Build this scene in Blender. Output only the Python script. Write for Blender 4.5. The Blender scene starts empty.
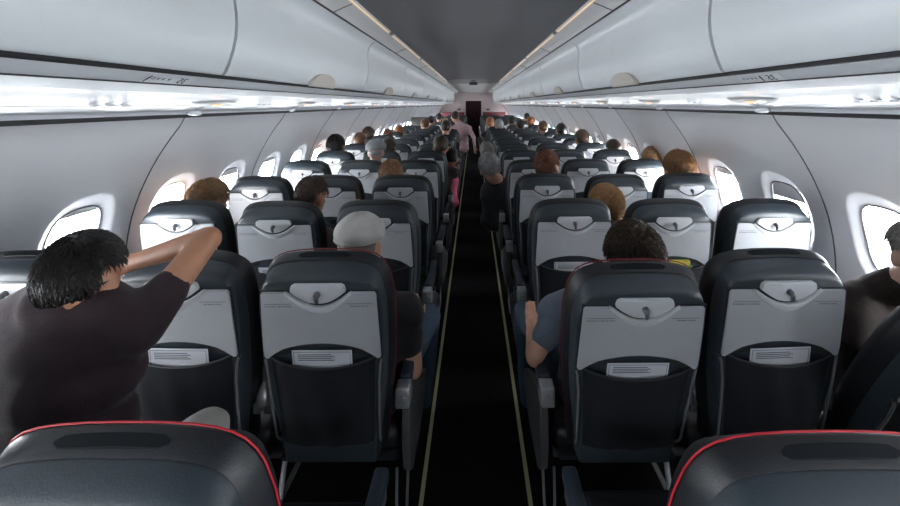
import bpy, bmesh, math, random
from mathutils import Vector, Matrix, noise
random.seed(7)
S = bpy.context.scene
COL = S.collection
R = math.radians

# ------------------------------------------------------------------ camera
FPX, VX, VY, CAMZ, ROLL = 390.0, 473.5, 104.0, 1.70, 0.0055
cd = bpy.data.cameras.new('camera'); cam = bpy.data.objects.new('camera', cd); COL.objects.link(cam)
cam.location = (0, 0, CAMZ); cam.rotation_euler = (R(90), ROLL, 0)
cd.sensor_fit = 'HORIZONTAL'; cd.sensor_width = 36; cd.lens = 36 * FPX / 900
cd.shift_x = -(VX - 450) / 900; cd.shift_y = -(253 - VY) / 900; cd.clip_start = 0.05
S.camera = cam
# ------------------------------------------------------------------ world, exposure
w = bpy.data.worlds.new('sky'); S.world = w; w.use_nodes = True
w.node_tree.nodes['Background'].inputs[0].default_value = (.75, .85, 1, 1)
w.node_tree.nodes['Background'].inputs[1].default_value = 1.0
S.view_settings.view_transform = 'Standard'; S.view_settings.look = 'None'
S.view_settings.exposure = 1.0; S.view_settings.gamma = 1
S.cycles.use_denoising = True
S.cycles.max_bounces = 8; S.cycles.diffuse_bounces = 5
DAY = 22.0          # daylight seen through the cabin windows
LED = .26           # ceiling light strips
for s_ in (-1, 1):  # the sidewall wash lights behind the lip under the lockers
    ld = bpy.data.lights.new('sidewall_light', 'AREA'); ld.shape = 'RECTANGLE'; ld.size = .025; ld.size_y = 23.0; ld.energy = 2.2; ld.color = (.93, .97, 1)
    lo = bpy.data.objects.new('sidewall_light', ld); COL.objects.link(lo); lo.location = (s_*1.447, 8.4, CAMZ - .012)
    lo.rotation_euler = (0, R(180 - 60 * s_) if s_ > 0 else R(180 + 60), 0)

# ------------------------------------------------------------------ helpers
def at(px, py, y):
    dx, dy = px - VX, py - VY
    c, s = math.cos(ROLL), math.sin(ROLL)
    a, b = dx * c + -dy * s, dx * s + dy * c
    return Vector((a * y / FPX, y, CAMZ - b * y / FPX))

def tag(o, label=None, cat=None, group=None, kind=None):
    if label: o['label'] = label
    if cat: o['category'] = cat
    if group: o['group'] = group
    if kind: o['kind'] = kind
    return o

def empty(name, loc=(0, 0, 0)):
    o = bpy.data.objects.new(name, None); COL.objects.link(o); o.location = loc
    o.empty_display_size = .05
    return o

def mesh_from_bm(name, bm, m, sharp=40):
    me = bpy.data.meshes.new(name)
    bmesh.ops.recalc_face_normals(bm, faces=bm.faces[:])
    bm.to_mesh(me); bm.free()
    if m: me.materials.append(m)
    me.shade_smooth()
    if sharp: me.set_sharp_from_angle(angle=R(sharp))
    return me

def obj(name, me, parent=None, loc=None, rot=None):
    o = bpy.data.objects.new(name, me); COL.objects.link(o)
    if parent: o.parent = parent
    if loc: o.location = loc
    if rot: o.rotation_euler = rot
    return o

def obm(name, bm, m, parent=None, sharp=40, loc=None, rot=None):
    return obj(name, mesh_from_bm(name, bm, m, sharp), parent, loc, rot)

def add_box(bm, lo, hi, bev=0, seg=2):
    c = [(a + b) / 2 for a, b in zip(lo, hi)]
    r = bmesh.ops.create_cube(bm, size=1, matrix=Matrix.Translation(c) @ Matrix.Diagonal((hi[0]-lo[0], hi[1]-lo[1], hi[2]-lo[2], 1)))
    if bev:
        es = list({e for v in r['verts'] for e in v.link_edges})
        bmesh.ops.bevel(bm, geom=es, offset=bev, segments=seg, affect='EDGES', profile=.5)

def add_tube(bm, pts, rad, n=8, closed=False, caps=True):
    pts = [Vector(p) for p in pts]
    rr = rad if isinstance(rad, (list, tuple)) else [rad] * len(pts)
    rings = []; up = Vector((0.13, 0.07, 1)).normalized()
    N = len(pts); prev = None
    for i, p in enumerate(pts):
        if closed: t = pts[(i+1) % N] - pts[i-1]
        else: t = pts[min(i+1, N-1)] - pts[max(i-1, 0)]
        t.normalize()
        u = (prev - t * prev.dot(t)) if prev is not None else t.cross(up)
        if u.length < 1e-4: u = t.cross(Vector((1, 0, 0)))
        u.normalize(); prev = u; v = t.cross(u)
        rings.append([bm.verts.new(p + (u * math.cos(a) + v * math.sin(a)) * rr[i]) for a in [2*math.pi*k/n for k in range(n)]])
    last = N if closed else N - 1
    for i in range(last):
        A, B = rings[i], rings[(i+1) % N]
        for k in range(n): bm.faces.new((A[k], A[(k+1) % n], B[(k+1) % n], B[k]))
    if caps and not closed:
        bm.faces.new(rings[0][::-1]); bm.faces.new(rings[-1])

def add_ell(bm, c, r, rot=None, seg=16, rings=10):
    M = Matrix.Translation(c) @ (rot.to_matrix().to_4x4() if rot else Matrix()) @ Matrix.Diagonal((r[0], r[1], r[2], 1))
    return bmesh.ops.create_uvsphere(bm, u_segments=seg, v_segments=rings, radius=1, matrix=M)

def add_prism(bm, poly, f0, f1):
    """poly of 2D points; f0/f1 map a 2D point to 3D on the two faces"""
    a = [bm.verts.new(f0(p)) for p in poly]; b = [bm.verts.new(f1(p)) for p in poly]
    n = len(poly)
    bm.faces.new(a); bm.faces.new(b[::-1])
    for i in range(n): bm.faces.new((a[i], b[i], b[(i+1) % n], a[(i+1) % n]))

def sweep_y(bm, prof, y0, y1, ny=1, close=False):
    rows = []
    for j in range(ny + 1):
        y = y0 + (y1 - y0) * j / ny
        rows.append([bm.verts.new((x, y, z)) for x, z in prof])
    n = len(prof)
    for j in range(ny):
        for i in range(n if close else n - 1):
            bm.faces.new((rows[j][i], rows[j][(i+1) % n], rows[j+1][(i+1) % n], rows[j+1][i]))
    if close:
        bm.faces.new(rows[0]); bm.faces.new(rows[-1][::-1])

def mir(prof, s): return [(s * x, z) for x, z in prof]

# ------------------------------------------------------------------ materials
MATS = {}
def mat(name, col, rough=.5, metal=0, emit=None, bump=0, bscale=200, var=0, vscale=6, coat=0, spec=.5, sheen=0):
    if name in MATS: return MATS[name]
    m = bpy.data.materials.new(name); m.use_nodes = True; MATS[name] = m
    nt = m.node_tree; b = nt.nodes['Principled BSDF']
    b.inputs['Base Color'].default_value = (*col, 1); b.inputs['Roughness'].default_value = rough
    b.inputs['Metallic'].default_value = metal; b.inputs['Specular IOR Level'].default_value = spec
    b.inputs['Coat Weight'].default_value = coat; b.inputs['Coat Roughness'].default_value = .15
    if sheen: b.inputs['Sheen Weight'].default_value = sheen
    if emit:
        b.inputs['Emission Color'].default_value = (*emit[0], 1); b.inputs['Emission Strength'].default_value = emit[1]
    tc = nt.nodes.new('ShaderNodeTexCoord')
    if var:
        nz = nt.nodes.new('ShaderNodeTexNoise'); nz.inputs['Scale'].default_value = vscale; nz.inputs['Detail'].default_value = 4
        nt.links.new(tc.outputs['Object'], nz.inputs['Vector'])
        rp = nt.nodes.new('ShaderNodeValToRGB')
        rp.color_ramp.elements[0].position = .3; rp.color_ramp.elements[1].position = .7
        rp.color_ramp.elements[0].color = (*[c * (1 - var) for c in col], 1)
        rp.color_ramp.elements[1].color = (*[min(1, c * (1 + var)) for c in col], 1)
        nt.links.new(nz.outputs['Fac'], rp.inputs[0]); nt.links.new(rp.outputs[0], b.inputs['Base Color'])
    if bump:
        nz = nt.nodes.new('ShaderNodeTexNoise'); nz.inputs['Scale'].default_value = bscale; nz.inputs['Detail'].default_value = 3
        nt.links.new(tc.outputs['Object'], nz.inputs['Vector'])
        bp = nt.nodes.new('ShaderNodeBump'); bp.inputs['Strength'].default_value = bump; bp.inputs['Distance'].default_value = .002
        nt.links.new(nz.outputs['Fac'], bp.inputs['Height']); nt.links.new(bp.outputs[0], b.inputs['Normal'])
    return m

M_wall = mat('wall_plastic', (.60, .61, .64), .42, var=.02, vscale=2)
M_bin = mat('bin_plastic', (.69, .73, .76), .38, var=.02, vscale=2, coat=.15)
M_psu = mat('service_white', (.80, .83, .86), .25, coat=.4)
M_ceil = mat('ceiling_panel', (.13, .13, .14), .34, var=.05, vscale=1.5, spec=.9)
M_cove = mat('cove_panel', (.62, .62, .63), .5)
M_rail = mat('rail_grey', (.54, .57, .60), .5)
M_dark = mat('gap_dark', (.02, .022, .026), .6)
M_carpet = mat('aisle_carpet', (.006, .006, .007), .95, bump=.6, bscale=400, var=.4, vscale=120, spec=.1)
M_strip = mat('floor_path_strip', (.24, .24, .14), .5, emit=((.6, .62, .35), .012))
M_track = mat('seat_track', (.16, .16, .17), .4, metal=.6)
M_leather = mat('seat_leather', (.006, .007, .010), .5, bump=.25, bscale=260, var=.15, vscale=10)
M_cover = mat('head_cover_leather', (.010, .012, .016), .45, bump=.25, bscale=300, var=.12, vscale=14)
M_shell = mat('shell_leather', (.030, .041, .052), .40, bump=.2, bscale=300, var=.12, vscale=12)
M_red = mat('red_piping', (.45, .015, .03), .5)
M_tray = mat('tray_plastic', (.44, .46, .49), .42, var=.03, vscale=8)
M_latch = mat('latch_pad', (.60, .62, .65), .38)
M_knob = mat('latch_knob', (.12, .12, .13), .3, metal=.4)
M_ink = mat('placard_ink', (.06, .06, .07), .7)
M_pocket = mat('pocket_cloth', (.003, .0045, .009), .85, bump=.4, bscale=300)
M_bar = mat('pocket_frame_bar', (.20, .20, .21), .4, metal=.3)
M_silver = mat('silver_hinge', (.55, .56, .58), .28, metal=.85)
M_shroud = mat('grey_shroud', (.08, .082, .088), .5)
M_leg = mat('leg_alloy', (.30, .31, .33), .4, metal=.6)
M_armpad = mat('armrest_pad', (.014, .024, .038), .45)
M_card = mat('card_paper', (.62, .64, .68), .5)
M_cardink = mat('card_ink', (.08, .09, .14), .7)
M_pane = mat('window_daylight', (.9, .95, 1), .3, emit=((.93, .97, 1.0), DAY))
M_bezel = mat('window_bezel', (.72, .73, .75), .35)
M_seal = mat('window_seal', (.10, .10, .11), .6)
M_shade = mat('window_shade', (.62, .62, .63), .5)
M_handle = mat('bin_handle', (.50, .47, .43), .5)
M_led = mat('ceiling_led', (1, .8, .6), .5, emit=((1, .62, .36), LED))
M_seatsign = mat('seat_sign_lit', (1, .6, .4), .5, emit=((1, .45, .25), .5))
M_spot = mat('reading_lens', (.9, .9, .9), .2, emit=((1, .98, .95), .35))
M_maroon = mat('maroon_panel', (.10, .012, .020), .6, var=.1)
M_curtain = mat('maroon_curtain', (.035, .005, .010), .8, var=.3, vscale=9)
M_part = mat('partition_dark', (.030, .028, .028), .6)
M_front = mat('front_wall', (.40, .33, .33), .5)

# ------------------------------------------------------------------ structure
Y0, Y1 = -3.2, 20.0
SEAM = {-1: 2.09, 1: 2.02}
WPITCH = .56
sec = [(1.53, 1.643), (1.58, 1.585), (1.63, 1.52), (1.675, 1.455), (1.718, 1.385), (1.757, 1.31), (1.793, 1.23), (1.824, 1.15), (1.848, 1.06), (1.864, .97), (1.873, .86), (1.873, .7), (1.83, .42), (1.76, .2), (1.68, .0)]
def secx(z):
    if z >= sec[0][1]: return sec[0][0]
    for (x0, z0), (x1, z1) in zip(sec, sec[1:]):
        if z1 <= z <= z0: return x0 + (x1 - x0) * (z0 - z) / (z0 - z1)
    return sec[-1][0]
def secs(z):   # smoothed
    return sum(secx(z + d) for d in (-.06, -.03, 0, .03, .06)) / 5
WZ, CH, CW = 1.06, .35, WPITCH / 2
HW, HH, OW, OH = .122, .168, .178, .236

def floor_etc():
    bm = bmesh.new(); add_box(bm, (-1.75, Y0, -.05), (1.75, Y1 + .6, 0)); tag(obm('floor', bm, M_carpet), kind='structure')
    for s, nm in ((-1, 'left'), (1, 'right')):
        bm = bmesh.new(); add_box(bm, (s*.233 - .009, Y0 + .1, 0), (s*.233 + .009, Y1 - .3, .003))
        tag(obm('trim_path_strip_' + nm, bm, M_strip), kind='structure')
        bm = bmesh.new()
        for X in (.84, 1.40): add_box(bm, (s*X - .012, Y0 + .1, 0), (s*X + .012, Y1 - .3, .006), .002, 1)
        tag(obm('trim_seat_track_' + nm, bm, M_track), kind='structure')
floor_etc()

def wall(s, nm):
    bm = bmesh.new()
    top = [z for _, z in sec if z > WZ + CH]
    zt = sorted(set([1.643, 1.60, 1.56, 1.52, 1.48, WZ + CH]), reverse=True)
    zb = [WZ - CH, .62, .5, .4, .3, .2, .1, 0]
    sides = []
    N = 12
    for k in range(N): sides.append((-1 + 2*k/N, 1))
    for k in range(N): sides.append((1, 1 - 2*k/N))
    for k in range(N): sides.append((1 - 2*k/N, -1))
    for k in range(N): sides.append((-1, -1 + 2*k/N))
    def sup(dx, dz, a, b, n):
        r = ((abs(dx)/a)**n + (abs(dz)/b)**n) ** (-1/n); return dx*r, dz*r
    W = []
    y = SEAM[s] - WPITCH/2
    while y - WPITCH/2 > Y0: y -= WPITCH
    first = y
    bm_fill = [(Y0, y - WPITCH/2)] if y - WPITCH/2 > Y0 else []
    y = first + 0
    while y + WPITCH/2 < Y1:
        W.append(y)
        rings = []
        def ring(f):
            rings.append([bm.verts.new(f(a, b)) for a, b in sides])
        def P(dy, dz, off): return (s * (secs(WZ + dz) + off), y + dy, WZ + dz)
        ring(lambda a, b: P(a*CW, b*CH, 0))
        for t in (.4, .75):
            def f(a, b, t=t):
                ox, oz = sup(a*CW, b*CH, OW, OH, 2.6)
                return P(a*CW*(1-t) + ox*t, b*CH*(1-t) + oz*t, 0)
            ring(f)
        for t in (0, .08, .2, .38, .6, .8, .93, 1):
            def f(a, b, t=t):
                ox, oz = sup(a*CW, b*CH, OW, OH, 2.6); hx, hz = sup(ox, oz, HW, HH, 3.2)
                q = t*t*(3-2*t)
                return P(ox*(1-t) + hx*t, oz*(1-t) + hz*t, .022*q + (.0 if t < 1 else .010))
            ring(f)
        n = len(sides)
        for A, B in zip(rings, rings[1:]):
            for k in range(n): bm.faces.new((A[k], A[(k+1) % n], B[(k+1) % n], B[k]))
        y += WPITCH
    for a, b in bm_fill + [(W[-1] + WPITCH/2, Y1)]:
        sweep_y(bm, [(s*secs(z), z) for z in [WZ+CH, 1.2, 1.07, .95, WZ-CH]], a, b)
    ya = [b for a, b in bm_fill][:1] or [W[0] - WPITCH/2]; ylist = [ya[0] + (W[-1] + WPITCH/2 - ya[0])*k/(12*len(W)) for k in range(12*len(W) + 1)]
    ylist = [Y0] + ylist + [Y1]
    for zs in (zt, zb):
        rw = [[bm.verts.new((s*secs(z), yy, z)) for z in zs] for yy in ylist]
        for A, B in zip(rw, rw[1:]):
            for i in range(len(zs)-1): bm.faces.new((A[i], A[i+1], B[i+1], B[i]))
    bmesh.ops.remove_doubles(bm, verts=bm.verts[:], dist=.0008)
    tag(obm('wall_' + nm, bm, M_wall, sharp=60), kind='structure')
    bm = bmesh.new()
    ys = SEAM[s]
    while ys - 2*WPITCH > Y0: ys -= 2*WPITCH
    while ys < Y1:
        zz = [1.64 - 1.6*i/30 for i in range(31)]
        # a groove of dark sealant with rounded lips
        add_tube(bm, [(s*(secs(z) - .0005), ys, z) for z in zz], .0035, 6)
        ys += 2*WPITCH
    tag(obm('trim_wall_seams_' + nm, bm, mat('seam_grey', (.10, .10, .11), .6)), kind='structure')
    return W
WL = wall(-1, 'left'); WR = wall(1, 'right')

def window_meshes(s):
    x = secs(WZ)
    def loop(a, b, n=3.2, N=40):
        out = []
        for k in range(N):
            t = 2*math.pi*k/N; c, q = math.cos(t), math.sin(t)
            r = (abs(c/a)**n + abs(q/b)**n) ** (-1/n); out.append((c*r, q*r))
        return out
    L = loop(HW, HH)
    def P(dy, dz, off): return (s*(secs(WZ + dz) + off), dy, WZ + dz)
    bm = bmesh.new(); G = []
    for k in range(17):
        z = (HH + .01)*(-1 + 2*k/16); hw = (HW + .01)*max(.55, (1 - abs(z/(HH+.01))**3.2)**(1/3.2)); G.append([bm.verts.new(P(q*hw, z, o)) for q, o in ((-1, .046), (1, .046), (1, .054), (-1, .054))])
    for A, B in zip(G, G[1:]):
        for i in range(4): bm.faces.new((A[i], A[(i+1) % 4], B[(i+1) % 4], B[i]))
    bm.faces.new(G[0]); bm.faces.new(G[-1]); pane = mesh_from_bm('pane', bm, M_pane)
    bm = bmesh.new(); add_tube(bm, [P(a, b, .024) for a, b in loop(HW - .001, HH - .001)], .0032, 6, closed=True); seal = mesh_from_bm('window_seal', bm, M_seal)
    bm = bmesh.new()
    A = [bm.verts.new(P(a, b, .026)) for a, b in L]; B = [bm.verts.new(P(a, b, .05)) for a, b in loop(HW+.004, HH+.004)]
    for k in range(len(A)): bm.faces.new((A[k], A[(k+1) % len(A)], B[(k+1) % len(A)], B[k]))
    reveal = mesh_from_bm('window_frame', bm, M_bezel)
    shades = {}
    for fr in (.1, .16, .3):
        bm = bmesh.new(); zt = HH + .01; zb = HH - 2*HH*fr
        n = 6
        fr_, bk = [], []
        for i in range(n+1):
            z = zt + (zb - zt)*i/n
            fr_.append((z, .036)); bk.append((z, .041))
        pr = fr_ + bk[::-1]
        for yy in (0,):
            a = [bm.verts.new(P(-HW - .005, z, o)) for z, o in pr]; b = [bm.verts.new(P(HW + .005, z, o)) for z, o in pr]
            bm.faces.new(a); bm.faces.new(b[::-1])
            for i in range(len(pr)): bm.faces.new((a[i], b[i], b[(i+1) % len(pr)], a[(i+1) % len(pr)]))
        add_box(bm, tuple(min(u, v) for u, v in zip(P(-HW, zb, .031), P(HW, zb+.012, .043))), tuple(max(u, v) for u, v in zip(P(-HW, zb, .031), P(HW, zb+.012, .043))), .003, 1)
        shades[fr] = mesh_from_bm('window_shade', bm, M_shade)
    return pane, seal, reveal, shades
wn = 0
for s, WW in ((-1, WL), (1, WR)):
    pane, seal, rev, shades = window_meshes(s)
    for i, y in enumerate(WW):
        wn += 1
        r = obj('window_%d' % wn, rev, None, (0, y, 0)); tag(r, kind='structure')
        obj('pane', pane, r); obj('window_seal', seal, r)
        if (i * 7 + (s > 0)) % 3 != 1: obj('window_shade', shades[[.1, .16, .3][(i * 5) % 3]], r)

# ceiling, coves, rails, service channel ---------------------------------------------
C = CAMZ
ceil_prof = [(.745, C+.628), (.72, C+.648), (.68, C+.668), (.62, C+.684), (.54, C+.696), (.42, C+.704), (.2, C+.708), (0, C+.708)]
bm = bmesh.new()
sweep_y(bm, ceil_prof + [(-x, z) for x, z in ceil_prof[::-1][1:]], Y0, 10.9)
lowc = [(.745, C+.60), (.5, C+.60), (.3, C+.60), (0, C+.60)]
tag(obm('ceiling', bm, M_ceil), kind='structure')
bm = bmesh.new()
pr = [(.745, C+.625), (.60, C+.59), (.42, C+.57), (0, C+.565)]
pr = pr + [(-x, z) for x, z in pr[::-1][1:]]
sweep_y(bm, pr, 10.9, Y1)
a = [bm.verts.new((x, 10.9, z)) for x, z in pr]; b = [bm.verts.new((x, 10.9, C+.72)) for x, z in pr]
for i in range(len(pr)-1): bm.faces.new((a[i], a[i+1], b[i+1], b[i]))
tag(obm('ceiling_forward', bm, mat('ceiling_forward', (.34, .33, .33), .5)), kind='structure')
for s, nm in ((-1, 'left'), (1, 'right')):
    bm = bmesh.new()
    sweep_y(bm, mir([(.868, C+.572), (.865, C+.578), (.80, C+.607), (.745, C+.628), (.742, C+.66)], s), Y0, Y1)
    tag(obm('trim_cove_' + nm, bm, M_cove), kind='structure')
    bm = bmesh.new()
    add_tube(bm, [(s*.868, Y0, C+.572), (s*.868, Y1, C+.572)], .006, 6)
    add_tube(bm, [(s*.995, Y0, C+.1115), (s*.995, Y1, C+.1115)], .0085, 6)
    add_tube(bm, [(s*1.040, Y0, C+.073), (s*1.040, Y1, C+.073)], .0035, 6)
    add_tube(bm, [(s*1.513, Y0, C-.055), (s*1.513, Y1, C-.055)], .010, 6)
    y = 2.42 - 1.945*2
    while y < Y1 - .1:
        add_tube(bm, [(s*.864, y, C+.576), (s*.80, y, C+.604), (s*.747, y, C+.625)], .0022, 5); y += 1.945
    tag(obm('trim_gaps_' + nm, bm, M_dark), kind='structure')
    bm = bmesh.new()
    sweep_y(bm, mir([(.997, C+.106), (1.000, C+.101), (1.036, C+.075), (1.046, C+.071), (1.075, C+.056), (1.11, C+.047), (1.125, C+.055)], s), Y0, Y1)
    tag(obm('trim_rail_' + nm, bm, M_rail), kind='structure')
    bm = bmesh.new()
    sweep_y(bm, mir([(1.12, C+.055), (1.16, C+.056), (1.28, C+.036), (1.42, C+.008), (1.455, C-.004)], s), Y0, Y1)
    tag(obm('trim_service_channel_' + nm, bm, M_psu), kind='structure')
    bm = bmesh.new()
    y = SEAM[s] - 4*WPITCH*2
    while y < Y1:
        y2 = min(y + 2*WPITCH, Y1)
        pf = mir([(1.44, C-.000), (1.452, C-.010), (1.475, C-.018), (1.50, C-.030), (1.506, C-.045), (1.52, C-.045), (1.52, C+.01), (1.46, C+.01)], s)
        sweep_y(bm, pf, max(y + .012, Y0), y2 - .012, close=True)
        y += 2*WPITCH
    tag(obm('trim_wall_lip_' + nm, bm, mat('lip_plastic', (.55, .57, .60), .35)), kind='structure')
    # bridge over the gap where two lips meet
    bm = bmesh.new(); y = SEAM[s] - 8*WPITCH
    while y < Y1:
        add_ell(bm, (s*1.493, y, C-.040), (.022, .055, .016), seg=12, rings=8); y += 2*WPITCH
    tag(obm('trim_lip_joints_' + nm, bm, M_psu), kind='structure')
    # outer fuselage behind everything
    bm = bmesh.new()
    sweep_y(bm, mir([(.86, C+.72), (1.3, C+.6), (1.7, C+.2), (1.97, C-.3), (2.02, C-.9), (1.9, C-1.4), (1.68, -.06)], s), Y0, Y1 + .6)
    tag(obm('wall_outer_' + nm, bm, M_wall), kind='structure')

# end walls
bm = bmesh.new(); add_box(bm, (-2, Y0 - .06, -.05), (2, Y0, 2.5)); tag(obm('wall_rear', bm, M_wall), kind='structure')
bm = bmesh.new()
add_box(bm, (-2, Y1, 0), (-.40, Y1+.06, 2.5)); add_box(bm, (.40, Y1, 0), (2, Y1+.06, 2.5)); add_box(bm, (-.40, Y1, 1.86), (.40, Y1+.06, 2.5))
tag(obm('wall_front', bm, M_front), kind='structure')
bm = bmesh.new()
pts = []
for i in range(41):
    x = -.42 + .84*i/40; pts.append((x, Y1 + .30 + .03*math.sin(i*1.3)))
A = [bm.verts.new((x, y, .01)) for x, y in pts]; B = [bm.verts.new((x, y, 2.0)) for x, y in pts]
for i in range(40): bm.faces.new((A[i], A[i+1], B[i+1], B[i]))
o = obm('curtain', bm, M_curtain, sharp=0); m_ = o.modifiers.new('thickness', 'SOLIDIFY'); m_.thickness = .006
tag(o, 'dark maroon curtain closing the doorway at the far end of the aisle', 'curtain')
bm = bmesh.new(); add_box(bm, (-2, Y1 + .5, 0), (2, Y1 + .56, 2.5)); tag(obm('wall_galley', bm, M_part), kind='structure')
for s in (-1, 1):
    sd = 'left' if s < 0 else 'right'
    root = empty('bulkhead_partition', (s*.98, 19.3, 0))
    tag(root, 'maroon-topped bulkhead partition at the far end, %s of the aisle' % sd, 'partition')
    bm = bmesh.new(); add_box(bm, (-.60, -.02, 0), (.60, .02, 1.02), .008); obm('base_panel', bm, M_part, root)
    bm = bmesh.new(); add_box(bm, (-.60 if s < 0 else -.52, -.025, 1.025), (.52 if s < 0 else .60, .025, 1.30), .01); obm('upper_panel', bm, M_maroon, root)
    bm = bmesh.new()
    add_prism(bm, [(.055*math.cos(math.pi*k/12), .075*math.sin(math.pi*k/12)) for k in range(13)], lambda p: (p[0]*1.6, -.05, p[1]), lambda p: (p[0]*1.6, 0, p[1]))
    tag(obm('wall_lamp', bm, M_dark, loc=(s*.74, Y1 - .002, C-.31)), 'small black dome fixture on the far wall %s of the doorway' % sd, 'fixture')

# hanging sign at the ceiling step
root = empty('ceiling_sign', (0, 10.7, C+.55)); tag(root, 'small dark sign box hanging from the ceiling over the middle of the aisle', 'sign')
bm = bmesh.new(); add_box(bm, (-.11, -.02, -.03), (.11, .02, .05), .008); obm('sign_box', bm, M_dark, root)
bm = bmesh.new(); add_box(bm, (-.06, -.012, .05), (.06, .012, .115), .003); obm('bracket', bm, M_ceil, root)

# ------------------------------------------------------------------ overhead bins
bp = [(1.0, .114), (.985, .13), (.968, .17), (.952, .22), (.942, .27), (.938, .32), (.940, .37), (.946, .42), (.946, .46), (.936, .50), (.915, .535), (.876, .568)]
BAY = 1.945
def smooth_prof(p, n=3):
    out = []
    for i in range(len(p)-1):
        for k in range(n): t = k/n; out.append((p[i][0]*(1-t)+p[i+1][0]*t, p[i][1]*(1-t)+p[i+1][1]*t))
    out.append(p[-1]); return out
bpc = [(x, C+z) for x, z in bp]
ordn = ['nearest', 'second', 'third', 'fourth', 'fifth', 'sixth', 'seventh', 'eighth', 'ninth', 'tenth', 'eleventh', 'twelfth', 'thirteenth', 'fourteenth', 'fifteenth']
for s in (-1, 1):
    sd = 'left' if s < 0 else 'right'
    bm = bmesh.new()
    inner = bpc; outer = [(x + .022, z) for x, z in bpc[::-1]]
    sweep_y(bm, mir(inner + outer, s), .010, BAY - .010, close=True)
    door = mesh_from_bm('bin_door', bm, M_bin, 50)
    bm = bmesh.new()
    body = [(x + .03, z) for x, z in bpc] + [(1.35, C+.52), (1.5, C+.3), (1.45, C+.11)]
    sweep_y(bm, mir(body, s), 0, BAY, close=True)
    case = mesh_from_bm('bin_case', bm, M_dark)
    bm = bmesh.new()
    # half-moon paddle along the lower edge of the door
    N = 20
    for f in (0,):
        poly = [(.20*math.cos(math.pi*k/N), .085*math.sin(math.pi*k/N)**.8) for k in range(N+1)]
        add_prism(bm, poly, lambda p: (s*(.965 - .2*p[1]), p[0], C+.112+p[1]), lambda p: (s*(.99), p[0]*1.05, C+.112+p[1]))
    bmesh.ops.bevel(bm, geom=[e for e in bm.edges], offset=.006, segments=2, affect='EDGES')
    hnd = mesh_from_bm('paddle_handle', bm, M_handle, 50)
    k = 0
    for j in range(-2, 10):
        y = 1.548 + BAY*j
        if y > 18.9: break
        y1 = y + BAY
        root = empty('overhead_bin', (0, y, 0))
        if j < -1: lab = 'white overhead locker bay behind the viewer on the %s side' % sd
        else:
            lab = 'white overhead luggage locker above the %s seats, %s bay from the camera' % (sd, ordn[j+1])
        tag(root, lab, 'overhead bin', 'overhead lockers along the cabin')
        obj('bin_case', case, root); obj('bin_door', door, root)
        h = obj('paddle_handle', hnd, root, (0, .98, 0)); h['label'] = 'beige half-moon paddle handle'

# ceiling LEDs
for s in (-1, 1):
    sd = 'left' if s < 0 else 'right'
    bm = bmesh.new(); add_box(bm, (s*.738 - .008, .09, C+.624), (s*.738 + .008, BAY - .09, C+.630), .002, 1); led = mesh_from_bm('diffuser', bm, M_led)
    bm = bmesh.new(); add_box(bm, (s*.738 - .014, .07, C+.630), (s*.738 + .014, BAY - .07, C+.650), .003, 1); hs = mesh_from_bm('lamp_housing', bm, M_cove)
    for j in range(-1, 9):
        root = empty('ceiling_light', (0, 1.55 + BAY*j, 0))
        tag(root, 'thin warm light strip along the %s ceiling cove, %s from the camera' % (sd, ordn[j+1]), 'ceiling light', 'warm ceiling light strips')
        obj('lamp_housing', hs, root); obj('diffuser', led, root)

# text helper
def text_mesh(txt, size, m, ext=.0004):
    cu = bpy.data.curves.new('lettering', 'FONT'); cu.body = txt; cu.size = size; cu.extrude = ext; cu.align_x = 'CENTER'; cu.resolution_u = 2
    o = bpy.data.objects.new('tmp', cu); COL.objects.link(o)
    dg = bpy.context.evaluated_depsgraph_get()
    me = bpy.data.meshes.new_from_object(o.evaluated_get(dg)); bpy.data.objects.remove(o)
    me.materials.clear(); me.materials.append(m); me.name = 'lettering'
    return me

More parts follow.
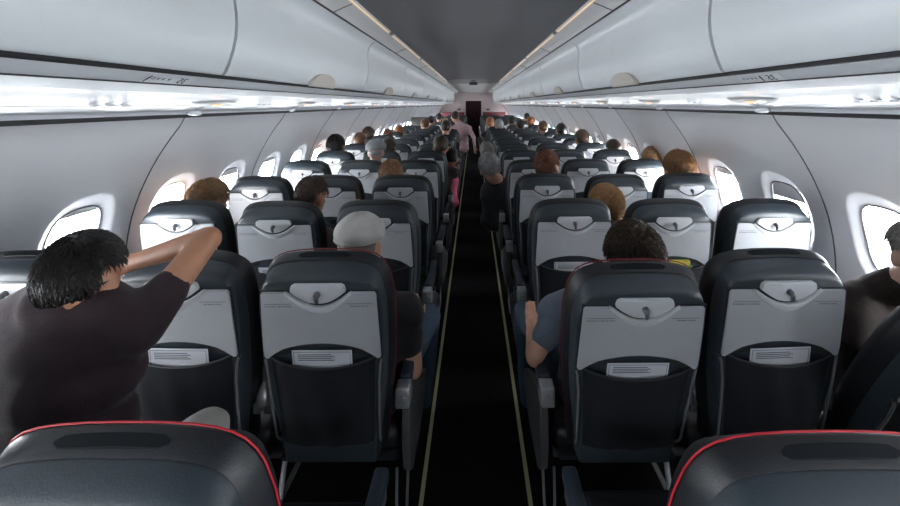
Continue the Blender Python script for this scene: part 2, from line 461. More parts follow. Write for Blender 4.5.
# row placards "35" (the picture is mirrored, so the digits read backwards)
dig = text_mesh('35', .040, M_ink)
for s, yy in ((-1, 1.36), (1, 1.33)):
    sd = 'left' if s < 0 else 'right'
    # plate lies on the sloping rail face between (1.002,.100) and (1.058,.077)
    p0 = Vector((s*1.000, 0, C+.101)); p1 = Vector((s*1.036, 0, C+.075))
    up = (p0 - p1).normalized(); along = Vector((0, 1, 0))
    nrm = Vector((-s*abs(up.z), 0, -abs(up.x))).normalized()
    ctr = (p0 + p1)/2 + Vector((0, yy, 0)) + nrm*.002
    # mirrored: x axis of the text runs opposite to the reading direction
    read = Vector((0, s*1.0, 0))
    Mx = Matrix((read, up, nrm)).transposed().to_4x4(); Mx.translation = ctr
    root = empty('row_placard', ctr)
    tag(root, 'row number 35 placard on the %s locker rail, printed backwards' % sd, 'sign')
    bm = bmesh.new(); add_box(bm, (-.045, -.019, -.001), (.155, .019, .001)); bm.transform(Mx); bm.transform(Matrix.Translation(-ctr))
    obm('plate', bm, mat('placard_plate', (.60, .63, .66), .4), root)
    me = dig.copy(); T = Mx @ Matrix.Translation((.0, -.0135, .0014)); me.transform(Matrix.Translation(-ctr) @ T)
    obj('number', me, root)
    bm = bmesh.new()
    add_prism(bm, [(-.150, -.016), (-.146, -.016), (-.136, .012), (-.140, .016), (-.147, .004)] if s < 0 else [(-.050, -.016), (-.046, -.016), (-.040, .012), (-.044, .016), (-.049, .004)], lambda p: (p[0], p[1], .001), lambda p: (p[0], p[1], .002))
    for q, xx in enumerate((-.125, -.105, -.085, -.06) if s < 0 else (-.13, -.11, -.09, -.07)):
        ring = [(xx + .006*math.cos(t*math.pi/4), .004 + .006*math.sin(t*math.pi/4), .0018) for t in range(8)]
        if q == 0: add_tube(bm, ring, .0008, 4, closed=True)
        else: add_prism(bm, [(xx-.006, .008), (xx, -.004), (xx+.006, .008), (xx, .004)], lambda p: (p[0], p[1], .001), lambda p: (p[0], p[1], .002))
    for v in bm.verts: v.co.x *= -1
    bm.transform(Mx); bm.transform(Matrix.Translation(-ctr)); obm('seat_marks', bm, M_ink, root)

# ------------------------------------------------------------------ service panels over each row
def slope(x):  # underside of the service channel
    return C + (.036 + (.008 - .036)*(x - 1.28)/.14)
for s in (-1, 1):
    sd = 'left' if s < 0 else 'right'
    bm = bmesh.new()
    add_prism(bm, [(.17*math.cos(2*math.pi*k/24), .050*math.sin(2*math.pi*k/24)) for k in range(24)], lambda p: (s*(1.375 + p[1]), p[0], slope(1.375+p[1]) - .002), lambda p: (s*(1.375 + p[1]*.7), p[0]*.8, slope(1.375+p[1]) - .014))
    base = mesh_from_bm('base', bm, mat('service_unit_grey', (.30, .32, .34), .35))
    bm = bmesh.new(); add_box(bm, (s*1.37 - .012, -.028, slope(1.37) - .022), (s*1.37 + .012, .028, slope(1.37) - .012), .003, 1); sg = mesh_from_bm('seat_belt_sign', bm, M_seatsign)
    bm = bmesh.new(); bmesh.ops.create_cone(bm, segments=12, radius1=.012, radius2=.016, depth=.006, cap_ends=True); lens = mesh_from_bm('reading_light', bm, M_spot)
    bm = bmesh.new(); bmesh.ops.create_cone(bm, segments=12, radius1=.010, radius2=.018, depth=.009, cap_ends=True); noz = mesh_from_bm('air_nozzle', bm, M_rail)
    for n in range(-1, 15):
        y = (2.08 if s < 0 else 1.93) + 1.12*n
        root = empty('service_panel', (0, y, 0))
        tag(root, 'grey reading light and vent panel under the %s lockers, %s from the camera' % (sd, ordn[n+1] if n < 14 else 'farthest'), 'service panel', 'service panels under the lockers')
        obj('base', base, root); obj('seat_belt_sign', sg, root)
        if n < 9:
            for k in range(3):
                obj('reading_light', lens, root, (s*1.40, -.26 - .06*k, slope(1.40) - .006))
                obj('air_nozzle', noz, root, (s*1.41, -.50 - .065*k, slope(1.41) - .008))

# ------------------------------------------------------------------ seats
LB = .775; PZ = .42; LEAN = 10
half = [(.190, .0), (.198, .1), (.212, .2), (.226, .31), (.233, .42), (.235, .50), (.2355, .56), (.235, .60), (.232, .635), (.226, .667), (.220, .695), (.209, .720), (.194, .740), (.174, .754), (.147, .764), (.112, .770), (.06, .774)]
half = [(x*.995, z) for x, z in half]
outl = [(x, z) for x, z in half] + [(0, .775)] + [(-x, z) for x, z in half[::-1]]
def inset(poly, a_top, a_side):
    n = len(poly); out = []
    for i, (x, z) in enumerate(poly):
        p, q = poly[i-1], poly[(i+1) % n]
        if i == 0: p = (x, z - .1)
        if i == n-1: q = (x, z - .1)
        tx, tz = q[0]-p[0], q[1]-p[1]; l = math.hypot(tx, tz); nx, nz = -tz/l, tx/l   # outline is counter-clockwise seen from the rear: normal points in
        k = abs(nx); a = a_top*(1-k*k) + a_side*k*k
        out.append((x + nx*a, z + nz*a))
    return out
def loft(bm, layers, cap0=False, cap1=False):
    rows = []
    for y, at_, as_ in layers: rows.append([bm.verts.new((x, y, z)) for x, z in inset(outl, at_, as_)])
    n = len(outl)
    for A, B in zip(rows, rows[1:]):
        for i in range(n): bm.faces.new((A[i], A[(i+1) % n], B[(i+1) % n], B[i]))
    def cap(row):
        # bridge left and right sides with strips so the cap stays smooth
        for i in range((n-1)//2):
            a, b, c, d = row[i], row[i+1], row[n-2-i], row[n-1-i]
            if b is c: bm.faces.new((a, b, d))
            else: bm.faces.new((a, b, c, d))
    if cap0: cap(rows[0])
    if cap1: cap(rows[-1])
def seat_meshes():
    D = {}
    bm = bmesh.new(); loft(bm, [(.052, .10, .06), (.048, .075, .04), (.036, .045, .018), (.018, .020, .006), (.004, .004, .001), (-.004, .002, .002)], cap0=True); D['back_cushion'] = mesh_from_bm('back_cushion', bm, M_leather, 50)
    bm = bmesh.new(); loft(bm, [(0, .001, .001), (-.010, .0015, .003), (-.024, .005, .009), (-.036, .0105, .016), (-.040, .0135, .0185), (-.038, .018, .022)]); D['head_cover'] = mesh_from_bm('head_cover', bm, M_cover, 60)
    bm = bmesh.new(); loft(bm, [(-.030, .016, .020), (-.037, .0155, .0185), (-.044, .0175, .0190), (-.058, .0225, .0200), (-.072, .0295, .0215), (-.083, .038, .024), (-.090, .048, .0265), (-.094, .062, .033)], cap1=True); D['back_shell'] = mesh_from_bm('back_shell', bm, M_shell, 60)
    bm = bmesh.new(); add_tube(bm, [(x, .004, z) for x, z in inset(outl, -.0006, -.0006)], .0018, 6); D['piping'] = mesh_from_bm('piping', bm, M_red)
    bm = bmesh.new(); add_tube(bm, [(x, .010, z) for x, z in inset(outl, .001, .001)], .0022, 6); D['piping_shaded'] = mesh_from_bm('piping', bm, mat('red_piping_shaded', (.16, .008, .014), .6))  # darker copy of the same red; the dimmer light is in its colour
    # slot on the top of the cover
    bm = bmesh.new()
    N = 24
    sl = []
    for k in range(N):
        t = 2*math.pi*k/N; c, q = math.cos(t), math.sin(t); r = (abs(c)**5 + abs(q)**5)**(-1/5)
        sl.append((c*r*.088, q*r*.0085))
    def ztop(x, y): # height of cover at this depth
        zz = .775 - .0045*(abs(x)/.09)**2; return zz - (.0015 if y > -.01 else .0015 + (.009)*((-y-.010)/.026))
    G = []
    for i in range(17):
        u = -1 + 2*i/16; h = (1 - abs(u)**5)**.2 if abs(u) < 1 else .0
        G.append([bm.verts.new((u*.092, -.022 + q*max(h, .25)*.0095, ztop(u*.092, -.022 + q*max(h, .25)*.0095) + (.0042 if abs(q) < 1 else -.002))) for q in (-1, -.9, -.3, .3, .9, 1)])
    for A, B in zip(G, G[1:]):
        for i in range(5): bm.faces.new((A[i], A[i+1], B[i+1], B[i]))
    D['grip_slot'] = mesh_from_bm('grip_slot', bm, mat('slot_dark', (.007, .009, .012), .8, spec=.2))
    # tray
    yb, yf = -.085, -.102
    def arc(hw, z0, sag, n=12): # dips in the middle
        return [(-hw + 2*hw*k/n, z0 - sag*math.sin(math.pi*k/n)) for k in range(n+1)]
    poly = [(-.2020, .672), (-.196, .679)] + arc(.108, .679, .050, 14) + [(.196, .679), (.2020, .672), (.2045, .60), (.209, .47), (.2095, .440), (.205, .431), (.196, .430)]
    bot = [(.196 - .392*k/14, .430 + .060*math.sin(math.pi*min(1, max(0, k/14)))**.55) for k in range(1, 14)]
    poly += bot + [(-.196, .430), (-.205, .431), (-.2095, .440), (-.209, .47), (-.2045, .60)]
    bm = bmesh.new(); add_prism(bm, poly, lambda p: (p[0], yf, p[1]), lambda p: (p[0], yb, p[1]))
    es = [e for e in bm.edges if all(abs(v.co.y - yf) < 1e-6 for v in e.verts)]
    bmesh.ops.bevel(bm, geom=es, offset=.003, segments=2, affect='EDGES')
    for v in bm.verts: v.co.x *= .955
    D['tray_table'] = mesh_from_bm('tray_table', bm, M_tray, 35)
    # raised crescent rim, coloured lighter than the tray to paint in a highlight
    bm = bmesh.new(); n = 18; A = []
    for k in range(n+1):
        u = k/n; x = -.110 + .22*u; sg = math.sin(math.pi*u); z = .681 - .052*sg; th = .005 + .015*sg
        A.append([(x, yf + .002, z + .002), (x, yf - .004 - .004*sg, z + .001), (x*1.02, yf - .004 - .004*sg, z - th*.6), (x*1.04, yf + .001, z - th*1.5)])
    rows = [[bm.verts.new(p) for p in r] for r in A]
    for P, Q in zip(rows, rows[1:]):
        for i in range(3): bm.faces.new((P[i], P[i+1], Q[i+1], Q[i]))
    D['crescent_rim'] = mesh_from_bm('crescent_rim', bm, mat('rim_highlight', (.62, .64, .67), .35), 50)
    # latch pad above
    top = [(-.092, .690), (-.088, .703), (-.078, .709), (.078, .709), (.088, .703), (.092, .690)]
    poly = top + [(.092 - .184*k/12,   .682 - .043*math.sin(math.pi*k/12)) for k in range(0, 13)]
    bm = bmesh.new(); add_prism(bm, poly, lambda p: (p[0], -.106, p[1]), lambda p: (p[0], -.066, p[1]))
    es = [e for e in bm.edges if all(abs(v.co.y + .106) < 1e-6 for v in e.verts)]
    bmesh.ops.bevel(bm, geom=es, offset=.0028, segments=2, affect='EDGES')
    D['latch_pad'] = mesh_from_bm('latch_pad', bm, M_latch, 40)
    bm = bmesh.new(); poly2 = [(-.108 + .216*k/14, .680 - .050*math.sin(math.pi*k/14)) for k in range(15)]
    add_prism(bm, [(-.1, .684)] + poly2 + [(.1, .684)], lambda p: (p[0], -.097, p[1]), lambda p: (p[0], -.088, p[1]))
    add_prism(bm, [(-.198, .684), (-.114, .684), (-.1, .45), (-.198, .425), (-.206, .425), (-.2035, .6)], lambda p: (p[0], -.0962, p[1]), lambda p: (p[0], -.088, p[1])); add_prism(bm, [(.198, .684), (.114, .684), (.1, .45), (.198, .425), (.206, .425), (.2035, .6)], lambda p: (p[0], -.0962, p[1]), lambda p: (p[0], -.088, p[1])); D['latch_gap'] = mesh_from_bm('latch_recess', bm, M_dark)
    bm = bmesh.new(); add_tube(bm, [(0, -.104, .676), (0, -.118, .675), (0, -.122, .671)], [.011, .0105, .007], 12)
    add_tube(bm, [(0, -.116, .678), (.001, -.120, .664), (.002, -.118, .652)], [.0085, .007, .0055], 8); D['latch'] = mesh_from_bm('latch', bm, M_knob)
    # pocket
    bm = bmesh.new(); nx, nz = 14, 14
    G = []
    for j in range(nz+1):
        v = j/nz; row = []
        for i in range(nx+1):
            u = -1 + 2*i/nx
            ztop_ = .405 + .030*u*u; z = .09 + (ztop_ - .09)*v; hw = .158 + .022*v
            bul = (1-u*u)**.6*(.012 + .020*math.sin(math.pi*min(1, v*.75+.1))) + .003*math.sin(9*u+4*v)*(1-u*u)
            row.append(bm.verts.new((u*hw, -.094 - bul, z)))
        G.append(row)
    for j in range(nz):
        for i in range(nx): bm.faces.new((G[j][i], G[j][i+1], G[j+1][i+1], G[j+1][i]))
    me = mesh_from_bm('seat_pocket', bm, M_pocket, 0); D['seat_pocket'] = me
    bm = bmesh.new(); add_tube(bm, [(u*(.158+.022), -.096 - (1-u*u)**.6*.022, .405 + .030*u*u) for u in [-1 + k/8 for k in range(17)]], .0035, 6); D['pocket_hem'] = mesh_from_bm('pocket_hem', bm, mat('hem', (.02, .022, .03), .6))
    for s in (-1, 1):
        bm = bmesh.new(); add_tube(bm, [(s*.203, -.090, .432), (s*.196, -.098, .405), (s*.190, -.103, .34), (s*.186, -.104, .24), (s*.183, -.100, .12), (s*.180, -.08, .08)], .0045, 6)
        D['bar%d' % s] = mesh_from_bm('frame_bar', bm, M_bar)
    # cushion (unrotated coordinates, from the pivot)
    bm = bmesh.new(); add_box(bm, (-.235, -.01, -.06), (.235, .46, .035), .035, 3)
    D['seat_cushion'] = mesh_from_bm('seat_cushion', bm, M_leather, 60)
    bm = bmesh.new(); add_box(bm, (-.225, -.02, -.085), (.225, .42, -.062), .01, 1); D['seat_pan'] = mesh_from_bm('seat_pan', bm, M_pocket, 60)
    for k, (s, txt) in enumerate(((1, 'LIFE VEST UNDER SEAT'), (-1, 'FASTEN SEAT BELT WHILE SEATED'))):
        me = text_mesh(txt, .0060, M_ink, .0002)
        # text plane xy -> x(-1, mirrored print), z up, facing -y
        me.transform(Matrix(((-1, 0, 0, s*.136), (0, 0, -1, -.1026), (0, 1, 0, .627), (0, 0, 0, 1))))
        bm = bmesh.new(); bm.from_mesh(me); add_box(bm, (s*.136 - .045, -.1028, .6375), (s*.136 + .045, -.1018, .6385)); bm.to_mesh(me); bm.free()
        D['txt%d' % k] = me
    return D
SM = seat_meshes()
XS = {'aisle': .53, 'middle': 1.05, 'window': 1.57}
rown = ['first', 'second', 'third', 'fourth', 'fifth', 'sixth', 'seventh', 'eighth', 'ninth', 'tenth', 'eleventh', 'twelfth', 'thirteenth']
ANCH = {}
def seat(n, yn, s, pos, lean=LEAN, dx=0, extra='', shut=True, big=True, notray=False):
    X = s*XS[pos] + dx
    yp = yn + LB*math.sin(R(LEAN))
    root = empty('airline_seat', (X, yp, 0))
    sd = 'left' if s < 0 else 'right'
    if n < 0: lab = 'dark leather seat with red piping at the bottom %s corner, its top seen from behind' % sd if pos == 'aisle' else 'dark seat beside the nearest %s corner seat, %s place' % (sd, pos)
    else: lab = ('dark airline seat, %s side %s place, %s row past the two corner seats' % (sd, pos, rown[n] if n < 13 else '%dth' % (n+1)))
    if extra: lab = extra
    tag(root, lab, 'seat', 'airline seats in rows of three')
    a = -R(lean)*-1
    rot = (a, 0, 0); loc = (0, 0, PZ)
    def bk(nm, key=None, p=None):
        me = SM[key or nm]
        if p: return obj(nm, me, p)
        return obj(nm, me, root, loc, rot)
    bk('back_cushion'); bk('head_cover'); bk('back_shell')
    if n < 0 or (n == 0 and pos == 'aisle'):
        pp = bk('piping', 'piping' if n < 0 else 'piping_shaded'); pp['label'] = 'red piping along the front edge'
    if n < 1: bk('grip_slot')
    if not notray:
        t = bk('tray_table'); t['label'] = 'light grey folding tray table'
        bk('latch_recess', 'latch_gap', t) if n < 10 else None
        if n < 14:
            bk('crescent_rim', None, t); bk('latch_pad', None, t)
        if n < 8: bk('latch', None, t)
        if 0 <= n < 4:
            bk('lettering', 'txt0', t); bk('lettering', 'txt1', t)
    else:
        t = bk('latch_pad'); bk('latch', None, t)
    if n < 6:
        bk('seat_pocket'); bk('pocket_hem'); bk('frame_bar', 'bar1'); bk('frame_bar', 'bar-1')
    obj('seat_cushion', SM['seat_cushion'], root, (0, 0, PZ))
    if n < 5: obj('seat_pan', SM['seat_pan'], root, (0, 0, PZ))
    ANCH[(n, s, pos)] = (X, yp, lean)
    return root

def frame_meshes():
    D = {}
    # armrest at origin x=0,y from pivot
    bm = bmesh.new(); add_box(bm, (-.022, .0, .195), (.022, .36, .235), .012, 3); D['pad'] = mesh_from_bm('armrest_pad', bm, M_armpad, 60)
    bm = bmesh.new(); add_box(bm, (-.018, -.02, .160), (.018, .34, .197), .006, 2); D['arm'] = mesh_from_bm('armrest_core', bm, M_shroud, 60)
    bm = bmesh.new()
    add_tube(bm, [(0, -.030, .235), (0, -.040, .215), (0, -.045, .19), (0, -.043, .172)], [.012, .022, .028, .030], 12)
    for q in (-1, 1): add_box(bm, (q*.020 - .013, -.062, .135), (q*.020 + .013, -.01, .172), .004, 2)
    D['hinge'] = mesh_from_bm('armrest_hinge', bm, M_silver, 50)
    bm = bmesh.new(); add_box(bm, (-.027, -.062, .150), (.027, .0, .225), .008, 2)
    add_tube(bm, [(0, -.063, .19), (0, -.070, .19)], .012, 10)
    D['hinge_box'] = mesh_from_bm('armrest_hinge', bm, mat('hinge_grey', (.40, .41, .43), .35, metal=.5), 50)
    for s in (-1, 1):
        bm = bmesh.new()
        poly = [(-.045, .16), (.02, .17), (.14, .13), (.34, .02), (.46, -.05), (.47, -.10), (.42, -.14), (.20, -.16), (.02, -.15), (-.03, -.10), (-.05, .0)]
        add_prism(bm, poly, lambda p: (-s*.018, p[0], p[1]), lambda p: (s*.012, p[0], p[1]))
        bmesh.ops.bevel(bm, geom=bm.edges[:], offset=.004, segments=2, affect='EDGES')
        D['side%d' % s] = mesh_from_bm('side_shroud', bm, M_shroud, 50)
    bm = bmesh.new(); add_tube(bm, [(0, .03, -.10), (0, -.0, -.24), (0, -.03, -.33), (0, -.045, -.405)], [.013, .012, .012, .014], 8)
    D['leg_r'] = mesh_from_bm('rear_leg', bm, M_leg)
    bm = bmesh.new(); add_tube(bm, [(0, .36, -.10), (0, .38, -.30), (0, .40, -.405)], .013, 8); D['leg_f'] = mesh_from_bm('front_leg', bm, M_leg)
    bm = bmesh.new(); add_tube(bm, [(0, .17, -.41), (0, .22, -.28), (0, .33, -.12)], .011, 8); D['brace'] = mesh_from_bm('brace', bm, mat('brace_alloy', (.55, .56, .58), .35, metal=.4))
    bm = bmesh.new(); add_tube(bm, [(-.022, .02, -.14), (-.02, -.0, -.26), (-.008, -.015, -.34), (.008, -.015, -.34), (.02, .0, -.26), (.022, .02, -.14)], .0055, 6); D['loop'] = mesh_from_bm('guard_loop', bm, M_leg)
    for nm, y in (('rear_beam', .05), ('front_beam', .33)):
        bm = bmesh.new(); add_tube(bm, [(-.74, y, -.105), (.72, y, -.105)], .018, 10); D[nm] = mesh_from_bm(nm, bm, M_track)
    return D
FM = frame_meshes()
def bench(n, yn, s):
    sd = 'left' if s < 0 else 'right'
    yp = yn + LB*math.sin(R(LEAN))
    X = s*1.05
    root = empty('seat_frame', (X, yp, 0))
    tag(root, ('metal frame and armrests joining the three %s seats of the %s row' % (sd, rown[n] if 0 <= n < 13 else ('%dth' % (n+1) if n > 0 else 'nearest corner'))), 'seat frame', 'seat frames with armrests')
    z = (0, 0, PZ)
    obj('rear_beam', FM['rear_beam'], root, z); obj('front_beam', FM['front_beam'], root, z)
    for X2 in (.79, 1.31, .27, 1.82):
        x = s*(X2 - 1.05)
        if X2 == 1.82 and n > 3: continue
        a = obj('armrest', FM['arm'], root, (x, 0, PZ))
        obj('armrest_pad', FM['pad'], a)
        h = obj('armrest_hinge', FM['hinge' if X2 != .27 else 'hinge_box'], a); h['label'] = 'silver armrest hinge'
    obj('side_shroud', FM['side%d' % s], root, (s*(.262-1.05), 0, PZ))
    if n < 6:
        for X2 in (.84, 1.40):
            x = s*(X2 - 1.05)
            obj('leg', FM['leg_r'], root, (x, 0, PZ)); obj('leg', FM['leg_f'], root, (x, 0, PZ)); obj('brace', FM['brace'], root, (x, 0, PZ))
        obj('guard_loop', FM['loop'], root, (s*(.285-1.05), 0, PZ))

rows = [(-1, .637)] + [(n, 1.37 + .76*n) for n in range(0, 12)] + [(n, 1.37 + .76*n) for n in range(13, 23)]
for n, y in rows:
    for s in (-1, 1):
        for pos in ('aisle', 'middle', 'window'):
            lean, dx, ex, nt = LEAN + random.uniform(-1, 1)*(n > 0), 0, '', False
            if n < 0: lean = 11 if s < 0 else 14.5; dx = s*(.043 if s < 0 else .035); yy = y + (.012 if s < 0 else .045)
            else: yy = y
            if (n, s, pos) == (0, 1, 'aisle'): lean = 14.5; dx = .01; ex = 'slightly reclined dark seat right of the aisle with a brown-haired head behind it'
            if (n, s, pos) == (0, 1, 'window'): lean = 27; dx = -.05; ex = 'strongly reclined dark seat cut off by the right edge of the picture'
            if (n, s, pos) == (0, 1, 'middle'): ex = 'large dark seat with grey tray and bent card, in front of the right window panel'; lean = 9; dx = -.004
            if (n, s, pos) == (0, -1, 'aisle'): lean = 9; dx = .008; ex = 'large dark seat left of the aisle, in front of the man in the white cap'
            if (n, s, pos) == (0, -1, 'middle'): lean = 8; dx = .03; ex = 'dark seat the man in maroon leans his arm on'
            if (n, s, pos) == (0, -1, 'window'): lean = 8; ex = 'grey-topped seat at the left edge beyond the man in maroon'
            if (n, s, pos) in ((2, 1, 'window'), (3, 1, 'middle')): nt = False
            seat(n, yy, s, pos, lean, dx, ex, notray=nt)
        bench(n, y, s)

# cards in the pockets --------------------------------------------------------------
def pocket_item(n, s, pos, kind, label, w=.205, tilt=0, z0=.36, z1=.466, m=None):
    X, yp, lean = ANCH[(n, s, pos)]
    root = empty('safety_card' if kind == 'card' else 'snack_packet', (X, yp, PZ)); root.rotation_euler = (R(lean), 0, 0)
    tag(root, label, 'card' if kind == 'card' else 'packet', 'safety cards in seat pockets' if kind == 'card' else None)
    T = Matrix.Translation((0, -.104, z0)) @ Matrix.Rotation(R(tilt), 4, 'Y')
    H = z1 - z0
    if kind == 'card':
        bm = bmesh.new(); add_box(bm, (-w/2, -.001, 0), (w/2, .001, H), .0006, 1); bm.transform(T); obm('sheet', bm, M_card, root)
        bm = bmesh.new()
        b = .006
        for lo, hi in (((-w/2+b, H-b-.0012), (w/2-b, H-b)), ((-w/2+b, .0), (-w/2+b+.0012, H-b)), ((w/2-b-.0012, 0), (w/2-b, H-b))):
            add_box(bm, (lo[0], -.0016, lo[1]), (hi[0], -.001, hi[1]))
        for k in range(4): add_box(bm, (-w/2+.02, -.0016, H-.018-.007*k), (w/2-.07+.01*(k % 2), -.001, H-.0155-.007*k))
        bm.transform(T); obm('print', bm, M_cardink, root)
    else:
        bm = bmesh.new(); add_box(bm, (-w/2+.02, -.018, 0), (w/2+.02, .004, H+.01), .008, 2); bm.transform(T); obm('wrapper', bm, mat('packet_yellow', (.42, .36, .04), .45, var=.3, vscale=30), root)
        bm = bmesh.new()
        for k in range(5): add_ell(bm, (-w/2+.05+.03*k, -.018, H-.02-.006*(k % 2)), (.012, .003, .009), seg=8, rings=6)
        bm.transform(T); obm('printed_shapes', bm, mat('packet_green', (.10, .22, .05), .4), root)
pocket_item(0, -1, 'aisle', 'card', 'safety card in the pocket of the large seat left of the aisle')
pocket_item(0, -1, 'middle', 'card', 'blue-tinted safety card in the pocket beside the maroon shirt', tilt=1)
pocket_item(0, 1, 'aisle', 'card', 'safety card in the pocket of the reclined seat right of the aisle', z1=.462)
pocket_item(0, 1, 'middle', 'card', 'bent white safety card in the brightest right-hand seat pocket', tilt=-2)
pocket_item(1, 1, 'aisle', 'card', 'thin edge of a card in the second-row pocket right of the aisle', z1=.455)
pocket_item(1, -1, 'middle', 'card', 'card edge in the second-row middle pocket on the left', z1=.44)
pocket_item(1, 1, 'middle', 'packet', 'yellow and green packet in a second-row right seat pocket', w=.15, z0=.37, z1=.462)

# dark upright panel on the left, mid cabin
o = empty('upright_partition', (-1.40, 10.3, 0)); tag(o, 'dark upright panel standing above the seats far down the left side', 'partition')
bm = bmesh.new(); add_box(bm, (-.25, -.02, .0), (.19, .02, 1.36), .01); obm('panel', bm, mat('panel_brown', (.05, .045, .042), .6), o)
bm = bmesh.new(); add_box(bm, (.10, -.03, .95), (.14, -.02, 1.34), .004, 1); obm('edge_strip', bm, mat('strip_brown', (.08, .07, .065), .5), o)

# ------------------------------------------------------------------ people
def capsule(bm, a, ra, b, rb, n=12):
    a, b = Vector(a), Vector(b); d = b - a; L = d.length
    if L < 1e-5: add_ell(bm, a, (ra,)*3); return
    d.normalize(); pts, rs = [], []
    for t in (-1, -.85, -.5): pts.append(a + d*ra*t); rs.append(ra*math.sqrt(max(.0004, 1-t*t)))
    for t in (0, .25, .5, .75, 1): pts.append(a.lerp(b, t)); rs.append(ra + (rb-ra)*t)
    for t in (.5, .85, 1): pts.append(b + d*rb*t); rs.append(rb*math.sqrt(max(.0004, 1-t*t)))
    add_tube(bm, pts, rs, n)

def blob(name, fn, m, parent, vox=.012, smooth=6, disp=0):
    bm = bmesh.new(); fn(bm)
    me = bpy.data.meshes.new(name); bmesh.ops.recalc_face_normals(bm, faces=bm.faces[:]); bm.to_mesh(me); bm.free()
    o = bpy.data.objects.new(name, me); COL.objects.link(o)
    r = o.modifiers.new('r', 'REMESH'); r.mode = 'VOXEL'; r.voxel_size = vox
    sm = o.modifiers.new('s', 'SMOOTH'); sm.iterations = smooth; sm.factor = .5
    dg = bpy.context.evaluated_depsgraph_get(); me2 = bpy.data.meshes.new_from_object(o.evaluated_get(dg))
    bpy.data.objects.remove(o)
    if disp:
        for v in me2.vertices:
            p = v.co; k = noise.noise(p*14)*disp + noise.noise(p*40)*disp*.35
            v.co = p + v.normal*k
    me2.name = name; me2.materials.clear(); me2.materials.append(m); me2.shade_smooth()
    return obj(name, me2, parent)

def skin(name, c): return mat(name, c, .5, var=.08, vscale=25, bump=.15, bscale=300)
SK = skin('skin_light', (.48, .26, .18)); SKT = skin('skin_tan', (.40, .19, .11)); SKP = skin('skin_pale', (.55, .33, .26))

def hairmat(nm, c): return mat(nm, c, .42, bump=.6, bscale=90, var=.35, vscale=60, spec=.4)

def head_frame(c, yaw, tilt, roll):
    # local: x right, y forward (face), z up
    return Matrix.Translation(c) @ Matrix.Rotation(yaw, 4, 'Z') @ Matrix.Rotation(roll, 4, 'Y') @ Matrix.Rotation(tilt, 4, 'X')

